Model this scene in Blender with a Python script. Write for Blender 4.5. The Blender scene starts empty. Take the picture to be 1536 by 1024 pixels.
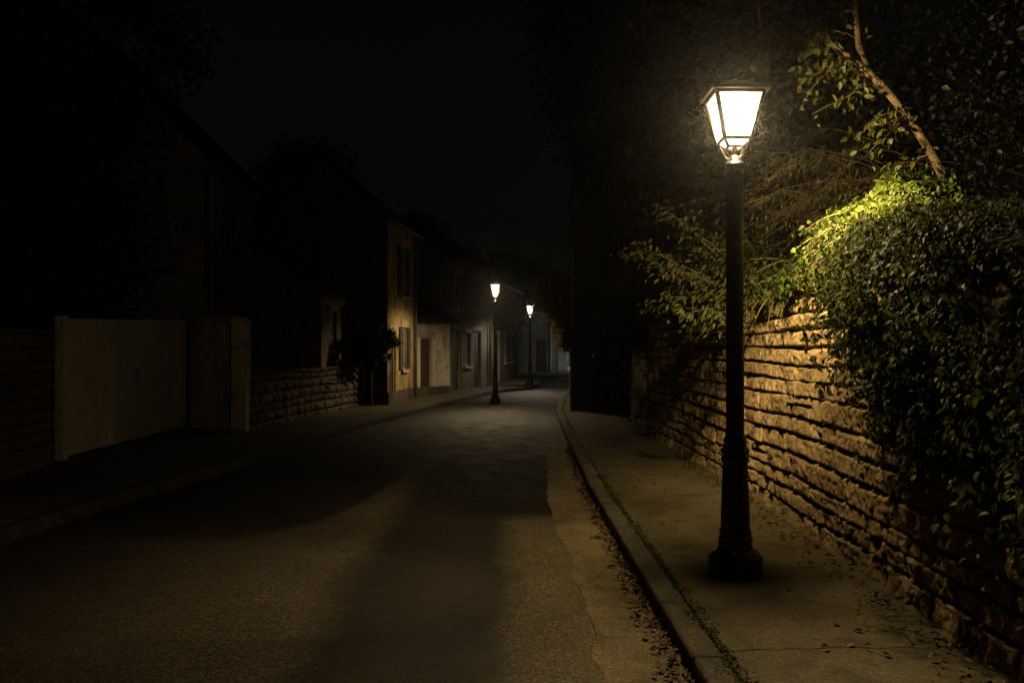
import bpy, math, random
import numpy as np
from mathutils import Vector, Matrix

random.seed(7)
RNG = np.random.default_rng(11)
scene = bpy.context.scene
COL = scene.collection
PI = math.pi

# ------------------------------------------------------------------ helpers
def link(o, parent=None):
    COL.objects.link(o)
    if parent is not None:
        o.parent = parent
    return o

def mesh_obj(name, verts, faces, material, parent=None, smooth=False):
    me = bpy.data.meshes.new(name)
    me.from_pydata([tuple(v) for v in verts], [], [tuple(f) for f in faces])
    me.update()
    if material is not None:
        me.materials.append(material)
    if smooth:
        me.polygons.foreach_set('use_smooth', [True] * len(me.polygons))
    return link(bpy.data.objects.new(name, me), parent)

def fast_mesh(name, verts, quads, material, parent=None, smooth=False, tris=None):
    """numpy arrays: verts (n,3), quads (m,4), tris (k,3)"""
    me = bpy.data.meshes.new(name)
    verts = np.asarray(verts, dtype=np.float32)
    nq = 0 if quads is None else len(quads)
    nt = 0 if tris is None else len(tris)
    loops = []
    if nq: loops.append(np.asarray(quads, dtype=np.int32).ravel())
    if nt: loops.append(np.asarray(tris, dtype=np.int32).ravel())
    loops = np.concatenate(loops)
    me.vertices.add(len(verts)); me.vertices.foreach_set('co', verts.ravel())
    me.loops.add(len(loops)); me.loops.foreach_set('vertex_index', loops)
    me.polygons.add(nq + nt)
    tot = np.concatenate([np.full(nq, 4, np.int32), np.full(nt, 3, np.int32)])
    start = np.concatenate([[0], np.cumsum(tot)[:-1]]).astype(np.int32)
    me.polygons.foreach_set('loop_start', start)
    me.polygons.foreach_set('loop_total', tot)
    me.update(calc_edges=True)
    me.validate()
    if material is not None:
        me.materials.append(material)
    if smooth:
        me.polygons.foreach_set('use_smooth', np.ones(nq + nt, dtype=bool))
    return link(bpy.data.objects.new(name, me), parent)

class MB:
    """collects simple shapes into one mesh"""
    def __init__(self): self.v = []; self.f = []
    def box(self, x0, x1, y0, y1, z0, z1):
        b = len(self.v)
        self.v += [(x0,y0,z0),(x1,y0,z0),(x1,y1,z0),(x0,y1,z0),(x0,y0,z1),(x1,y0,z1),(x1,y1,z1),(x0,y1,z1)]
        self.f += [(b,b+3,b+2,b+1),(b+4,b+5,b+6,b+7),(b,b+1,b+5,b+4),(b+1,b+2,b+6,b+5),(b+2,b+3,b+7,b+6),(b+3,b,b+4,b+7)]
        return self
    def hexa(self, p):
        """8 points: bottom loop 4, top loop 4"""
        b = len(self.v); self.v += [tuple(q) for q in p]
        self.f += [(b,b+3,b+2,b+1),(b+4,b+5,b+6,b+7),(b,b+1,b+5,b+4),(b+1,b+2,b+6,b+5),(b+2,b+3,b+7,b+6),(b+3,b,b+4,b+7)]
        return self
    def poly(self, pts):
        b = len(self.v); self.v += [tuple(p) for p in pts]; self.f.append(tuple(range(b, b + len(pts)))); return self
    def bar(self, a, c, w, h=None):
        """square bar from a to c"""
        a = Vector(a); c = Vector(c); h = h or w
        d = (c - a).normalized()
        up = Vector((0,0,1)) if abs(d.z) < 0.95 else Vector((0,1,0))
        s = d.cross(up).normalized(); t = s.cross(d).normalized()
        q = [(-w/2,-h/2),(w/2,-h/2),(w/2,h/2),(-w/2,h/2)]
        return self.hexa([a + s*i + t*j for i, j in q] + [c + s*i + t*j for i, j in q])
    def tube(self, pts, radii, n=8, cap=True):
        pts = [Vector(p) for p in pts]
        if not hasattr(radii, '__len__'): radii = [radii] * len(pts)
        b0 = len(self.v); ref = None
        for i, p in enumerate(pts):
            d = (pts[min(i+1, len(pts)-1)] - pts[max(i-1, 0)]).normalized()
            if ref is None:
                ref = Vector((1,0,0)) if abs(d.x) < 0.8 else Vector((0,1,0))
            s = d.cross(ref).normalized(); ref = s.cross(d).normalized()
            for k in range(n):
                a = 2*PI*k/n
                self.v.append(tuple(p + (ref*math.cos(a) + s*math.sin(a))*radii[i]))
        for i in range(len(pts)-1):
            for k in range(n):
                a = b0+i*n+k; c = b0+i*n+(k+1)%n
                self.f.append((a, c, c+n, a+n))
        if cap:
            self.f.append(tuple(b0+k for k in range(n))[::-1])
            self.f.append(tuple(b0+(len(pts)-1)*n+k for k in range(n)))
        return self
    def lathe(self, prof, n=32, flute=None):
        """prof: (radius, z) list; flute(k, z) scales the radius"""
        b0 = len(self.v)
        for r, z in prof:
            for k in range(n):
                a = 2*PI*k/n; rr = r*(flute(k, z) if flute else 1)
                self.v.append((rr*math.cos(a), rr*math.sin(a), z))
        for i in range(len(prof)-1):
            for k in range(n):
                a = b0+i*n+k; c = b0+i*n+(k+1)%n
                self.f.append((a, c, c+n, a+n))
        self.f.append(tuple(b0+k for k in range(n))[::-1])
        self.f.append(tuple(b0+(len(prof)-1)*n+k for k in range(n)))
        return self
    def build(self, name, material, parent=None, smooth=False):
        o = mesh_obj(name, self.v, self.f, material, parent)
        if smooth:
            me = o.data
            me.polygons.foreach_set('use_smooth', [True]*len(me.polygons))
            try: me.set_sharp_from_angle(angle=math.radians(40))
            except Exception: pass
        return o

def tag(o, label=None, cat=None, group=None, kind=None):
    if label: o['label'] = label
    if cat: o['category'] = cat
    if group: o['group'] = group
    if kind: o['kind'] = kind
    return o

def empty(name, loc=(0,0,0), rz=0):
    o = bpy.data.objects.new(name, None); link(o)
    o.location = loc; o.rotation_euler = (0,0,rz); o.empty_display_size = .2
    return o

def copy_tree(o, parent=None):
    c = o.copy(); link(c)
    if parent is not None: c.parent = parent
    if o.type == 'LIGHT': c.data = o.data.copy()
    for ch in list(o.children): copy_tree(ch, c)
    return c

# vectorised value noise
def _hash(ix, iy, iz):
    h = (ix*374761393 + iy*668265263 + iz*2147483647 ^ 0x5bd1e995) & 0xffffffff
    h = ((h ^ (h >> 13)) * 1274126177) & 0xffffffff
    h = h ^ (h >> 16)
    return (h & 0xffff) / 65535.0
def vnoise(x, y, z=0.0):
    x, y, z = np.broadcast_arrays(np.asarray(x, float), np.asarray(y, float), np.asarray(z, float))
    ix, iy, iz = np.floor(x).astype(np.int64), np.floor(y).astype(np.int64), np.floor(z).astype(np.int64)
    fx, fy, fz = x-ix, y-iy, z-iz
    fx, fy, fz = fx*fx*(3-2*fx), fy*fy*(3-2*fy), fz*fz*(3-2*fz)
    r = 0
    for a in (0,1):
        for b in (0,1):
            for c in (0,1):
                w = (fx if a else 1-fx)*(fy if b else 1-fy)*(fz if c else 1-fz)
                r = r + w*_hash(ix+a, iy+b, iz+c)
    return r*2-1
def fnoise(x, y, z=0.0, oct=3):
    r = 0; a = 1.0; t = 0
    for i in range(oct):
        r = r + a*vnoise(np.asarray(x)*2**i+17*i, np.asarray(y)*2**i+31*i, np.asarray(z)*2**i+5*i); t += a; a *= .5
    return r/t
def lerp_tab(tab):
    k = np.array([p[0] for p in tab], float); v = np.array([p[1] for p in tab], float)
    # smooth the polyline a little so that curves have no kinks
    kk = np.linspace(k[0], k[-1], 800); vv = np.interp(kk, k, v)
    w = max(3, int(1.6/((k[-1]-k[0])/800)))
    pad = np.pad(vv, w, mode='reflect', reflect_type='odd')
    vs = np.convolve(pad, np.hanning(2*w+1)/np.hanning(2*w+1).sum(), mode='valid')
    return lambda y: np.interp(y, kk, vs)

# ------------------------------------------------------------------ materials
def mat(name):
    m = bpy.data.materials.new(name); m.use_nodes = True
    nt = m.node_tree; nt.nodes.clear()
    out = nt.nodes.new('ShaderNodeOutputMaterial')
    return m, nt, out
def N(nt, t, **kw):
    n = nt.nodes.new(t)
    for k, v in kw.items():
        if k == 'inp':
            for a, b in v.items(): n.inputs[a].default_value = b
        else: setattr(n, k, v)
    return n
def ramp(nt, fac, stops):
    r = N(nt, 'ShaderNodeValToRGB'); e = r.color_ramp.elements
    while len(e) < len(stops): e.new(.5)
    for el, (p, c) in zip(e, stops): el.position = p; el.color = (*c, 1) if len(c) == 3 else c
    nt.links.new(fac, r.inputs[0]); return r.outputs[0]
def mixc(nt, fac, a, b, mode='MIX'):
    m = N(nt, 'ShaderNodeMix', data_type='RGBA', blend_type=mode)
    for s, v in ((0, fac), (6, a), (7, b)):
        if hasattr(v, 'default_value') or hasattr(v, 'is_output'): nt.links.new(v, m.inputs[s])
        else: m.inputs[s].default_value = v if s == 0 else ((*v, 1) if len(v) == 3 else v)
    return m.outputs[2]
def math_(nt, op, a, b=None, c=None, clamp=False):
    m = N(nt, 'ShaderNodeMath', operation=op, use_clamp=clamp)
    for i, v in enumerate((a, b, c)):
        if v is None: continue
        if hasattr(v, 'is_output'): nt.links.new(v, m.inputs[i])
        else: m.inputs[i].default_value = v
    return m.outputs[0]
def noise(nt, vec, scale, detail=4, rough=.55, dist=0):
    n = N(nt, 'ShaderNodeTexNoise', inp={'Scale': scale, 'Detail': detail, 'Roughness': rough, 'Distortion': dist})
    if vec is not None: nt.links.new(vec, n.inputs['Vector'])
    return n.outputs[0]
def pos(nt): return N(nt, 'ShaderNodeNewGeometry').outputs['Position']
def objc(nt): return N(nt, 'ShaderNodeTexCoord').outputs['Object']
def bump(nt, h, strength=.3, dist=.01, prev=None):
    b = N(nt, 'ShaderNodeBump', inp={'Strength': strength, 'Distance': dist})
    nt.links.new(h, b.inputs['Height'])
    if prev is not None: nt.links.new(prev, b.inputs['Normal'])
    return b.outputs[0]
def princ(nt, out, color, rough=.7, normal=None, spec=.4, metal=0, coat=0):
    p = N(nt, 'ShaderNodeBsdfPrincipled')
    if hasattr(color, 'is_output'): nt.links.new(color, p.inputs['Base Color'])
    else: p.inputs['Base Color'].default_value = (*color, 1)
    if hasattr(rough, 'is_output'): nt.links.new(rough, p.inputs['Roughness'])
    else: p.inputs['Roughness'].default_value = rough
    p.inputs['Specular IOR Level'].default_value = spec
    p.inputs['Metallic'].default_value = metal
    p.inputs['Coat Weight'].default_value = coat
    if normal is not None: nt.links.new(normal, p.inputs['Normal'])
    if out is not None: nt.links.new(p.outputs[0], out.inputs[0])
    return p.outputs[0]

def simple_mat(name, c1, c2, scale=6, rough=.7, bs=.2, bd=.01, spec=.35, metal=0, bscale=40, coat=0):
    m, nt, out = mat(name); v = pos(nt) if False else objc(nt)
    c = ramp(nt, noise(nt, v, scale, 5, .6), [(.3, c1), (.7, c2)])
    b = bump(nt, noise(nt, v, bscale, 4, .6), bs, bd)
    princ(nt, out, c, rough, b, spec, metal, coat)
    return m

def stone_mat(name, dark, light, stain, rough=.85):
    m, nt, out = mat(name); v = pos(nt)
    isl = N(nt, 'ShaderNodeNewGeometry').outputs['Random Per Island']
    base = ramp(nt, noise(nt, v, 5, 6, .65, .4), [(.25, dark), (.72, light)])
    base = mixc(nt, .55, base, ramp(nt, isl, [(0, (.62,.60,.58)), (.5, (.95,.93,.9)), (1, (1.15,1.05,.92))]), 'MULTIPLY')
    blot = ramp(nt, noise(nt, v, 16, 5, .7), [(.50, (0,0,0)), (.66, (1,1,1))])
    base = mixc(nt, math_(nt, 'MULTIPLY', blot, .55), base, stain)
    low = noise(nt, v, 2.2, 4, .6)
    grime = ramp(nt, low, [(.44, (0,0,0)), (.62, (1,1,1))])
    base = mixc(nt, math_(nt, 'MULTIPLY', grime, .45), base, tuple(s*.8 for s in stain))
    b1 = bump(nt, noise(nt, v, 26, 9, .75), 1.0, .035)
    b2 = bump(nt, noise(nt, v, 120, 4, .75), .9, .008, b1)
    pit = ramp(nt, noise(nt, v, 48, 4, .8), [(.36, (.28,)*3), (.5, (.95,)*3), (.68, (1.5,1.45,1.35))])
    base = mixc(nt, .9, base, pit, 'MULTIPLY')
    princ(nt, out, base, rough, b2, .25)
    return m

def leaf_mat(name, cols, rough=.38, trans=.3, tcol=None, spec=.5):
    m, nt, out = mat(name)
    isl = N(nt, 'ShaderNodeNewGeometry').outputs['Random Per Island']
    c = ramp(nt, isl, [(i/(len(cols)-1), k) for i, k in enumerate(cols)])
    p = princ(nt, None, c, rough, None, spec)
    t = N(nt, 'ShaderNodeBsdfTranslucent')
    nt.links.new(mixc(nt, .5, c, tcol, 'MIX') if tcol else c, t.inputs[0])
    mx = N(nt, 'ShaderNodeMixShader', inp={0: trans})
    nt.links.new(p, mx.inputs[1]); nt.links.new(t.outputs[0], mx.inputs[2])
    nt.links.new(mx.outputs[0], out.inputs[0])
    return m

def render_mat(name, c1, c2, dirt=(.05,.045,.035), rough=.85):
    """old lime render / limestone plaster with streaks and a dirty foot"""
    m, nt, out = mat(name); v = pos(nt)
    base = ramp(nt, noise(nt, v, 1.3, 6, .65), [(.3, c1), (.7, c2)])
    mp = N(nt, 'ShaderNodeMapping', inp={'Scale': (1.2, 1.2, .4)}); nt.links.new(v, mp.inputs[0])
    st = ramp(nt, noise(nt, mp.outputs[0], 2.4, 5, .65), [(.48, (0,0,0)), (.66, (1,1,1))])
    base = mixc(nt, math_(nt, 'MULTIPLY', st, .75), base, dirt)
    bl = ramp(nt, noise(nt, v, 4.5, 6, .7), [(.52, (0,0,0)), (.64, (1,1,1))])
    base = mixc(nt, math_(nt, 'MULTIPLY', bl, .7), base, dirt)
    b = bump(nt, noise(nt, v, 18, 7, .65), .5, .02)
    princ(nt, out, base, rough, b, .2)
    return m

def roof_mat(name, c1, c2):
    m, nt, out = mat(name); v = objc(nt)
    br = N(nt, 'ShaderNodeTexBrick', inp={'Scale': 1.0, 'Mortar Size': .012, 'Brick Width': .2, 'Row Height': .12,
           'Color1': (*c1, 1), 'Color2': (*c2, 1), 'Mortar': (.01,.01,.01,1)})
    mp = N(nt, 'ShaderNodeMapping'); nt.links.new(v, mp.inputs[0]); nt.links.new(mp.outputs[0], br.inputs[0])
    c = mixc(nt, .5, br.outputs[0], ramp(nt, noise(nt, v, 2, 5), [(.3, (.5,.5,.5)), (.7, (1.2,1.2,1.2))]), 'MULTIPLY')
    b = bump(nt, math_(nt, 'SUBTRACT', 1.0, br.outputs[1]), .6, .02)
    princ(nt, out, c, .8, b, .25)
    return m

M = {}
M['wall_stone'] = stone_mat('coursed limestone', (.24,.17,.085), (.50,.365,.18), (.08,.058,.028))
M['wall_core'] = simple_mat('dark earthy mortar', (.035,.026,.015), (.07,.052,.03), 8, .95, .5, .02)
M['left_stone'] = stone_mat('grey brown rubble stone', (.12,.09,.06), (.26,.2,.135), (.06,.045,.03))
M['kerb'] = stone_mat('worn kerb granite', (.075,.065,.045), (.17,.145,.10), (.045,.045,.022), .8)
M['plaster_pale'] = render_mat('pale lime render', (.42,.38,.31), (.56,.52,.44), (.17,.15,.12))
M['plaster_ochre'] = render_mat('ochre limestone render', (.26,.18,.08), (.38,.265,.115), (.045,.033,.018))
M['plaster_grey'] = render_mat('weathered grey render', (.22,.205,.18), (.34,.315,.27), (.09,.08,.065))
M['plaster_sooty'] = render_mat('old grimy roughcast', (.10,.088,.068), (.17,.148,.115), (.045,.038,.03))
M['plaster_dark'] = render_mat('dark brown render', (.07,.055,.04), (.12,.095,.07), (.03,.025,.02))
M['plaster_black'] = render_mat('soot black roughcast', (.018,.015,.012), (.034,.028,.021), (.01,.008,.006))
M['plaster_cool'] = render_mat('whitewashed render', (.50,.51,.52), (.62,.63,.64), (.25,.25,.25))
M['roof'] = roof_mat('brown clay roof tiles', (.075,.05,.038), (.05,.036,.03))
M['roof_slate'] = roof_mat('grey slate roof', (.045,.045,.05), (.03,.03,.034))
M['trim'] = simple_mat('pale stone trim', (.24,.205,.15), (.34,.29,.22), 5, .8, .3, .01)
M['shutter'] = simple_mat('dark grey green shutter paint', (.022,.023,.02), (.04,.041,.036), 6, .6)
M['door'] = simple_mat('dark brown door paint', (.04,.026,.018), (.065,.042,.03), 5, .55)
M['frame_paint'] = simple_mat('aged white window paint', (.22,.21,.18), (.32,.3,.26), 9, .6)
M['zinc'] = simple_mat('grey zinc pipe', (.05,.05,.05), (.09,.09,.09), 5, .5, metal=.6)
M['pale_pipe'] = simple_mat('white painted pipe', (.6,.6,.58), (.72,.72,.7), 5, .5)
M['bark'] = simple_mat('ribbed brown bark', (.035,.024,.014), (.13,.09,.05), 14, .9, .9, .02, .2, bscale=38)
M['bark_dark'] = simple_mat('dark bark', (.035,.026,.018), (.08,.058,.036), 12, .9, .8, .02, .2)
M['twig'] = simple_mat('brown twigs', (.075,.052,.025), (.18,.12,.058), 20, .85, .3, .005, .25)
M['ivy'] = leaf_mat('glossy ivy leaves', [(.014,.026,.004), (.026,.043,.005), (.036,.055,.007), (.048,.062,.008), (.03,.046,.006), (.03,.024,.01)], .58, .3, (.11,.13,.012), .10)
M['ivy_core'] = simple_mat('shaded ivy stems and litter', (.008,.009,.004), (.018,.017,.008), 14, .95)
M['leaf_yellow'] = leaf_mat('yellowing leaves', [(.11,.075,.016), (.07,.075,.014), (.16,.11,.022), (.09,.06,.016)], .5, .5, (.36,.25,.03), .35)
M['leaf_green'] = leaf_mat('soft green leaves', [(.03,.045,.01), (.055,.068,.014), (.085,.085,.02)], .5, .3, (.14,.14,.03), .35)
M['leaf_olive'] = leaf_mat('olive yellow leaves', [(.036,.042,.007), (.04,.05,.007), (.06,.056,.009), (.034,.044,.007)], .55, .35, (.14,.11,.015), .3)
M['leaf_dark'] = leaf_mat('dark tree leaves', [(.010,.010,.004), (.016,.014,.005), (.02,.015,.005)], .6, .25, (.04,.032,.01), .3)
M['leaf_conifer'] = leaf_mat('very dark evergreen leaves', [(.016,.02,.008), (.024,.028,.012)], .6, .15, None, .25)
M['litter'] = leaf_mat('dry fallen leaves', [(.03,.018,.008), (.06,.032,.011), (.11,.055,.015), (.045,.025,.010), (.03,.02,.01), (.17,.10,.025)], .6, .15, None, .3)
M['moss'] = leaf_mat('moss and small weeds', [(.022,.028,.007), (.04,.045,.010), (.055,.055,.013)], .75, .2, None, .2)

def iron_mat():
    m, nt, out = mat('black cast iron paint'); v = objc(nt)
    r = ramp(nt, noise(nt, v, 12, 5, .6), [(.35, (.22,.22,.22)), (.7, (.42,.42,.42))])
    b = bump(nt, noise(nt, v, 60, 4, .6), .12, .004)
    princ(nt, out, ramp(nt, noise(nt, v, 7, 4), [(.3, (.005,.005,.005)), (.7, (.010,.009,.008))]), r, b, .5)
    return m
M['iron'] = iron_mat()
M['brass'] = simple_mat('bronze painted lantern frame', (.012,.009,.006), (.022,.016,.010), 12, .42, .1, .003, .5, .2)

def pane_mat():
    # thin frosted glass: lets the bulb's light through and glows itself
    m, nt, out = mat('glowing frosted glass')
    t = N(nt, 'ShaderNodeBsdfTransparent', inp={0: (.92,.9,.86,1)})
    e = N(nt, 'ShaderNodeEmission', inp={0: (1,.86,.62,1), 1: 1.8})
    a = N(nt, 'ShaderNodeAddShader')
    nt.links.new(t.outputs[0], a.inputs[0]); nt.links.new(e.outputs[0], a.inputs[1])
    nt.links.new(a.outputs[0], out.inputs[0]); return m
M['pane'] = pane_mat()
def bulb_mat():
    m, nt, out = mat('lit bulb')
    e = N(nt, 'ShaderNodeEmission', inp={0: (1,.88,.66,1), 1: 30}); nt.links.new(e.outputs[0], out.inputs[0]); return m
M['bronze'] = simple_mat('bronze lantern cap', (.04,.03,.02), (.07,.053,.035), 12, .38, .1, .003, .5, .3)
M['bulb'] = bulb_mat()
def glass_mat():
    m, nt, out = mat('dark window glass')
    princ(nt, out, (.012,.014,.016), .08, bump(nt, noise(nt, objc(nt), 3, 2), .05, .02), .6); return m
M['glass'] = glass_mat()

def gate_mat():
    m, nt, out = mat('chalky white gate paint'); v = pos(nt)
    c = ramp(nt, noise(nt, v, 1.6, 6, .65), [(.3, (.32,.31,.27)), (.7, (.46,.44,.38))])
    mp = N(nt, 'ShaderNodeMapping', inp={'Scale': (3, 3, .3)}); nt.links.new(v, mp.inputs[0])
    st = ramp(nt, noise(nt, mp.outputs[0], 3, 5, .7), [(.5, (0,0,0)), (.7, (1,1,1))])
    c = mixc(nt, math_(nt, 'MULTIPLY', st, .45), c, (.24,.21,.16))
    princ(nt, out, c, .65, bump(nt, noise(nt, v, 30, 4), .15, .005), .3); return m
M['kerb_dark'] = stone_mat('shaded kerb granite', (.035,.03,.022), (.085,.072,.05), (.025,.025,.013), .85)  # same kerb stone, darkened: shade of the left side put into its colour
M['gate'] = gate_mat()

def asphalt_mat():
    m, nt, out = mat('worn asphalt'); v = pos(nt)
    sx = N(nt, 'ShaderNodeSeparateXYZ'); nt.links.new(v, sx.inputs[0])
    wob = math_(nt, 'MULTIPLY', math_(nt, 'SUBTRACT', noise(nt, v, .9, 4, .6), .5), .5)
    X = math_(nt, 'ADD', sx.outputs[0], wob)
    # lengthwise worn tracks, with lamplit and dark bands painted into the colour
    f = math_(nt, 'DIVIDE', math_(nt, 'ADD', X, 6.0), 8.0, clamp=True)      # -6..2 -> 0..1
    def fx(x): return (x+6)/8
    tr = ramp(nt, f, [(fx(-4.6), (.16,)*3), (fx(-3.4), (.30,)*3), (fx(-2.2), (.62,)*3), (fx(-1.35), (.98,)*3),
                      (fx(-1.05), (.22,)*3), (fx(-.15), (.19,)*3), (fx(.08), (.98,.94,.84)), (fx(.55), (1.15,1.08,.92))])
    # darker beyond a curved edge: a shadow on the road painted into the tarmac
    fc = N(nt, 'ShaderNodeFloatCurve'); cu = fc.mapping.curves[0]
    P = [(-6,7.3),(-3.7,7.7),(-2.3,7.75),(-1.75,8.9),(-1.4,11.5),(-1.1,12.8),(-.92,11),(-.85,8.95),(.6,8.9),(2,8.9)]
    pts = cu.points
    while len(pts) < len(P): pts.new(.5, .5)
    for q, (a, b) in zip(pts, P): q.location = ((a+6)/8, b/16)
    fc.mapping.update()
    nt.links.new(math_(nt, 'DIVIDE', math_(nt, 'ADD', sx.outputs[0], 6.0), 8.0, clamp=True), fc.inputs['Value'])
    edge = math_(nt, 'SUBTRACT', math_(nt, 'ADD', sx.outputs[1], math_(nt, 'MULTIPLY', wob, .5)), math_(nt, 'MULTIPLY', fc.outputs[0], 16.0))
    shade_mask = ramp(nt, math_(nt, 'ADD', math_(nt, 'MULTIPLY', edge, 1.6), .5, clamp=True), [(.2, (0,0,0)), (.8, (1,1,1))])
    tone = mixc(nt, shade_mask, tr, (.18,.18,.18))
    c = ramp(nt, noise(nt, v, 1.1, 6, .7), [(.25, (.047,.041,.030)), (.75, (.084,.072,.050))])
    grit = noise(nt, v, 95, 3, .75)
    spk = ramp(nt, grit, [(.34, (.25,)*3), (.5, (.85,)*3), (.64, (3.0,2.8,2.4))])
    c = mixc(nt, .9, c, spk, 'MULTIPLY')
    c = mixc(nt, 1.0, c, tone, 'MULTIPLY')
    vor = N(nt, 'ShaderNodeTexVoronoi', feature='DISTANCE_TO_EDGE', inp={'Scale': .55})
    dv = N(nt, 'ShaderNodeVectorMath', operation='ADD')
    nz = N(nt, 'ShaderNodeTexNoise', inp={'Scale': 1.6, 'Detail': 5}); nt.links.new(v, nz.inputs['Vector'])
    nt.links.new(v, dv.inputs[0]); nt.links.new(nz.outputs[1], dv.inputs[1]); nt.links.new(dv.outputs[0], vor.inputs['Vector'])
    crack = ramp(nt, vor.outputs[0], [(.0, (1,1,1)), (.012, (0,0,0))])
    c = mixc(nt, math_(nt, 'MULTIPLY', crack, .35), c, (.02,.018,.015))
    mid = ramp(nt, noise(nt, v, 38, 2, .8), [(.36, (.5,)*3), (.5, (.95,)*3), (.64, (1.75,1.7,1.55))])
    c = mixc(nt, 1.0, c, mid, 'MULTIPLY')
    b1 = bump(nt, grit, 1.0, .008)
    b2 = bump(nt, noise(nt, v, 7, 4), .12, .01, b1)
    rg = ramp(nt, noise(nt, v, 3, 4), [(.3, (.62,)*3), (.7, (.82,)*3)])
    princ(nt, out, c, rg, b2, .3); return m
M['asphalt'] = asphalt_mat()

def paving_mat(name, c1, c2, joints=False):
    m, nt, out = mat(name); v = pos(nt)
    c = ramp(nt, noise(nt, v, 1.4, 7, .7, .3), [(.25, c1), (.72, c2)])
    grit = noise(nt, v, 70, 3, .75)
    c = mixc(nt, .7, c, ramp(nt, grit, [(.34, (.35,)*3), (.52, (1,)*3), (.66, (2.1,2.0,1.8))]), 'MULTIPLY')
    c = mixc(nt, .7, c, ramp(nt, noise(nt, v, 34, 3, .8), [(.36, (.6,)*3), (.5, (1,)*3), (.66, (1.5,1.45,1.3))]), 'MULTIPLY')
    bl = ramp(nt, noise(nt, v, 3.3, 5, .7), [(.5, (0,0,0)), (.66, (1,1,1))])
    c = mixc(nt, math_(nt, 'MULTIPLY', bl, .6), c, tuple(.3*k for k in c1))
    b = bump(nt, grit, .5, .005)
    b = bump(nt, noise(nt, v, 5, 5), .35, .025, b)
    if joints:
        sx = N(nt, 'ShaderNodeSeparateXYZ'); nt.links.new(v, sx.inputs[0])
        w = math_(nt, 'MULTIPLY', math_(nt, 'SUBTRACT', noise(nt, v, 2.5, 5, .6), .5), .22)
        yy = math_(nt, 'ADD', math_(nt, 'ADD', sx.outputs[1], w), math_(nt, 'MULTIPLY', sx.outputs[0], -.06))
        d = math_(nt, 'ABSOLUTE', math_(nt, 'SUBTRACT', math_(nt, 'FRACT', math_(nt, 'DIVIDE', math_(nt, 'ADD', yy, -1.75), 2.75)), .02))
        j = ramp(nt, math_(nt, 'MULTIPLY', d, 10), [(.0, (1,1,1)), (.035, (0,0,0))])
        c = mixc(nt, math_(nt, 'MULTIPLY', j, .9), c, (.008,.007,.005))
        b = bump(nt, math_(nt, 'SUBTRACT', 1.0, j), .8, .02, b)
    princ(nt, out, c, .8, b, .25); return m
M['pavement'] = paving_mat('old pavement tarmac', (.038,.032,.015), (.082,.067,.032), True)
M['gutter'] = paving_mat('worn concrete channel', (.095,.075,.038), (.175,.14,.074))
M['soil'] = paving_mat('dark garden soil', (.02,.018,.012), (.045,.04,.025))

# ------------------------------------------------------------------ plan
KERB_R = lerp_tab([(-8,.99),(0,.985),(4.5,.965),(9.7,.93),(17.5,1.05),(22.8,1.18),(30,1.75),(40,3.0),(50,5.2),(60,8.5)])
KERB_L = lerp_tab([(-8,-5.1),(0,-4.95),(8.6,-4.53),(12.6,-3.97),(19,-3.2),(26.5,-1.85),(33,-.55),(35.5,.9),(40,1.3),(46,1.5),(51,3.0),(60,7.2)])
WALL_R = lerp_tab([(-3,2.34),(4.8,2.53),(7,2.62),(9.15,2.70),(12,2.68),(16,2.57)])
def road_z(x, y):
    l, r = KERB_L(y), KERB_R(y); t = (x-l)/(r-l)
    return -.13 + .07*(1-(2*t-1)**2)

# ------------------------------------------------------------------ ground, road, pavements
S = 150
gm = MB(); gm.poly([(-S,-60,-.30),(S,-60,-.30),(S,240,-.30),(-S,240,-.30)])
tag(gm.build('ground', M['soil']), kind='structure')

def strip(name, fa, fb, y0, y1, nt_, dy, zf, material, wob=None):
    ys = np.arange(y0, y1+1e-6, dy); ts = np.linspace(0, 1, nt_+1)
    Y, T = np.meshgrid(ys, ts, indexing='ij')
    A, B = fa(Y), fb(Y)
    X = A + (B-A)*T; Z = zf(X, Y)
    V = np.stack([X, Y, Z], -1).reshape(-1, 3)
    n = nt_+1; i = np.arange(len(ys)-1)[:,None]*n + np.arange(nt_)[None,:]
    Q = np.stack([i, i+1, i+n+1, i+n], -1).reshape(-1, 4)
    return fast_mesh(name, V, Q, material, None, True)
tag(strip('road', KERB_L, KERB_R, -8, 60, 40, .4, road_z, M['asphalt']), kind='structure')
gut_in = lambda y: KERB_R(y) - .50 + .05*vnoise(y*.9, 3.1) + .03*vnoise(y*3.7, 9.1) + .015*vnoise(y*11, 2.3)
tag(strip('gutter', gut_in, lambda y: KERB_R(y)-.001, -6, 17, 10, .08, lambda x, y: road_z(x, y)+.004+.003*fnoise(x*6, y*6), M['gutter']), kind='structure')
KW = .17
tag(strip('pavement_right', lambda y: KERB_R(y)+KW+.012, lambda y: np.where(y < 16.3, WALL_R(np.minimum(y, 16))+.06, np.where(y < 22, 2.9, KERB_R(y)+1.5)), -6, 60, 24, .1,
          lambda x, y: -.008+.008*fnoise(x*1.5, y*1.5) + .004*vnoise(x*7, y*7), M['pavement']), kind='structure')
tag(strip('pavement_left', lambda y: np.where(y < 17, -8.2, np.where(y < 27, np.interp(y, [17,27], [-7.5,-4.2]), KERB_L(y)-3.2)), lambda y: KERB_L(y)-KW-.012, -6, 60, 24, .25,
          lambda x, y: -.008+.008*fnoise(x*1.5, y*1.5), M['pavement']), kind='structure')

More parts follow.
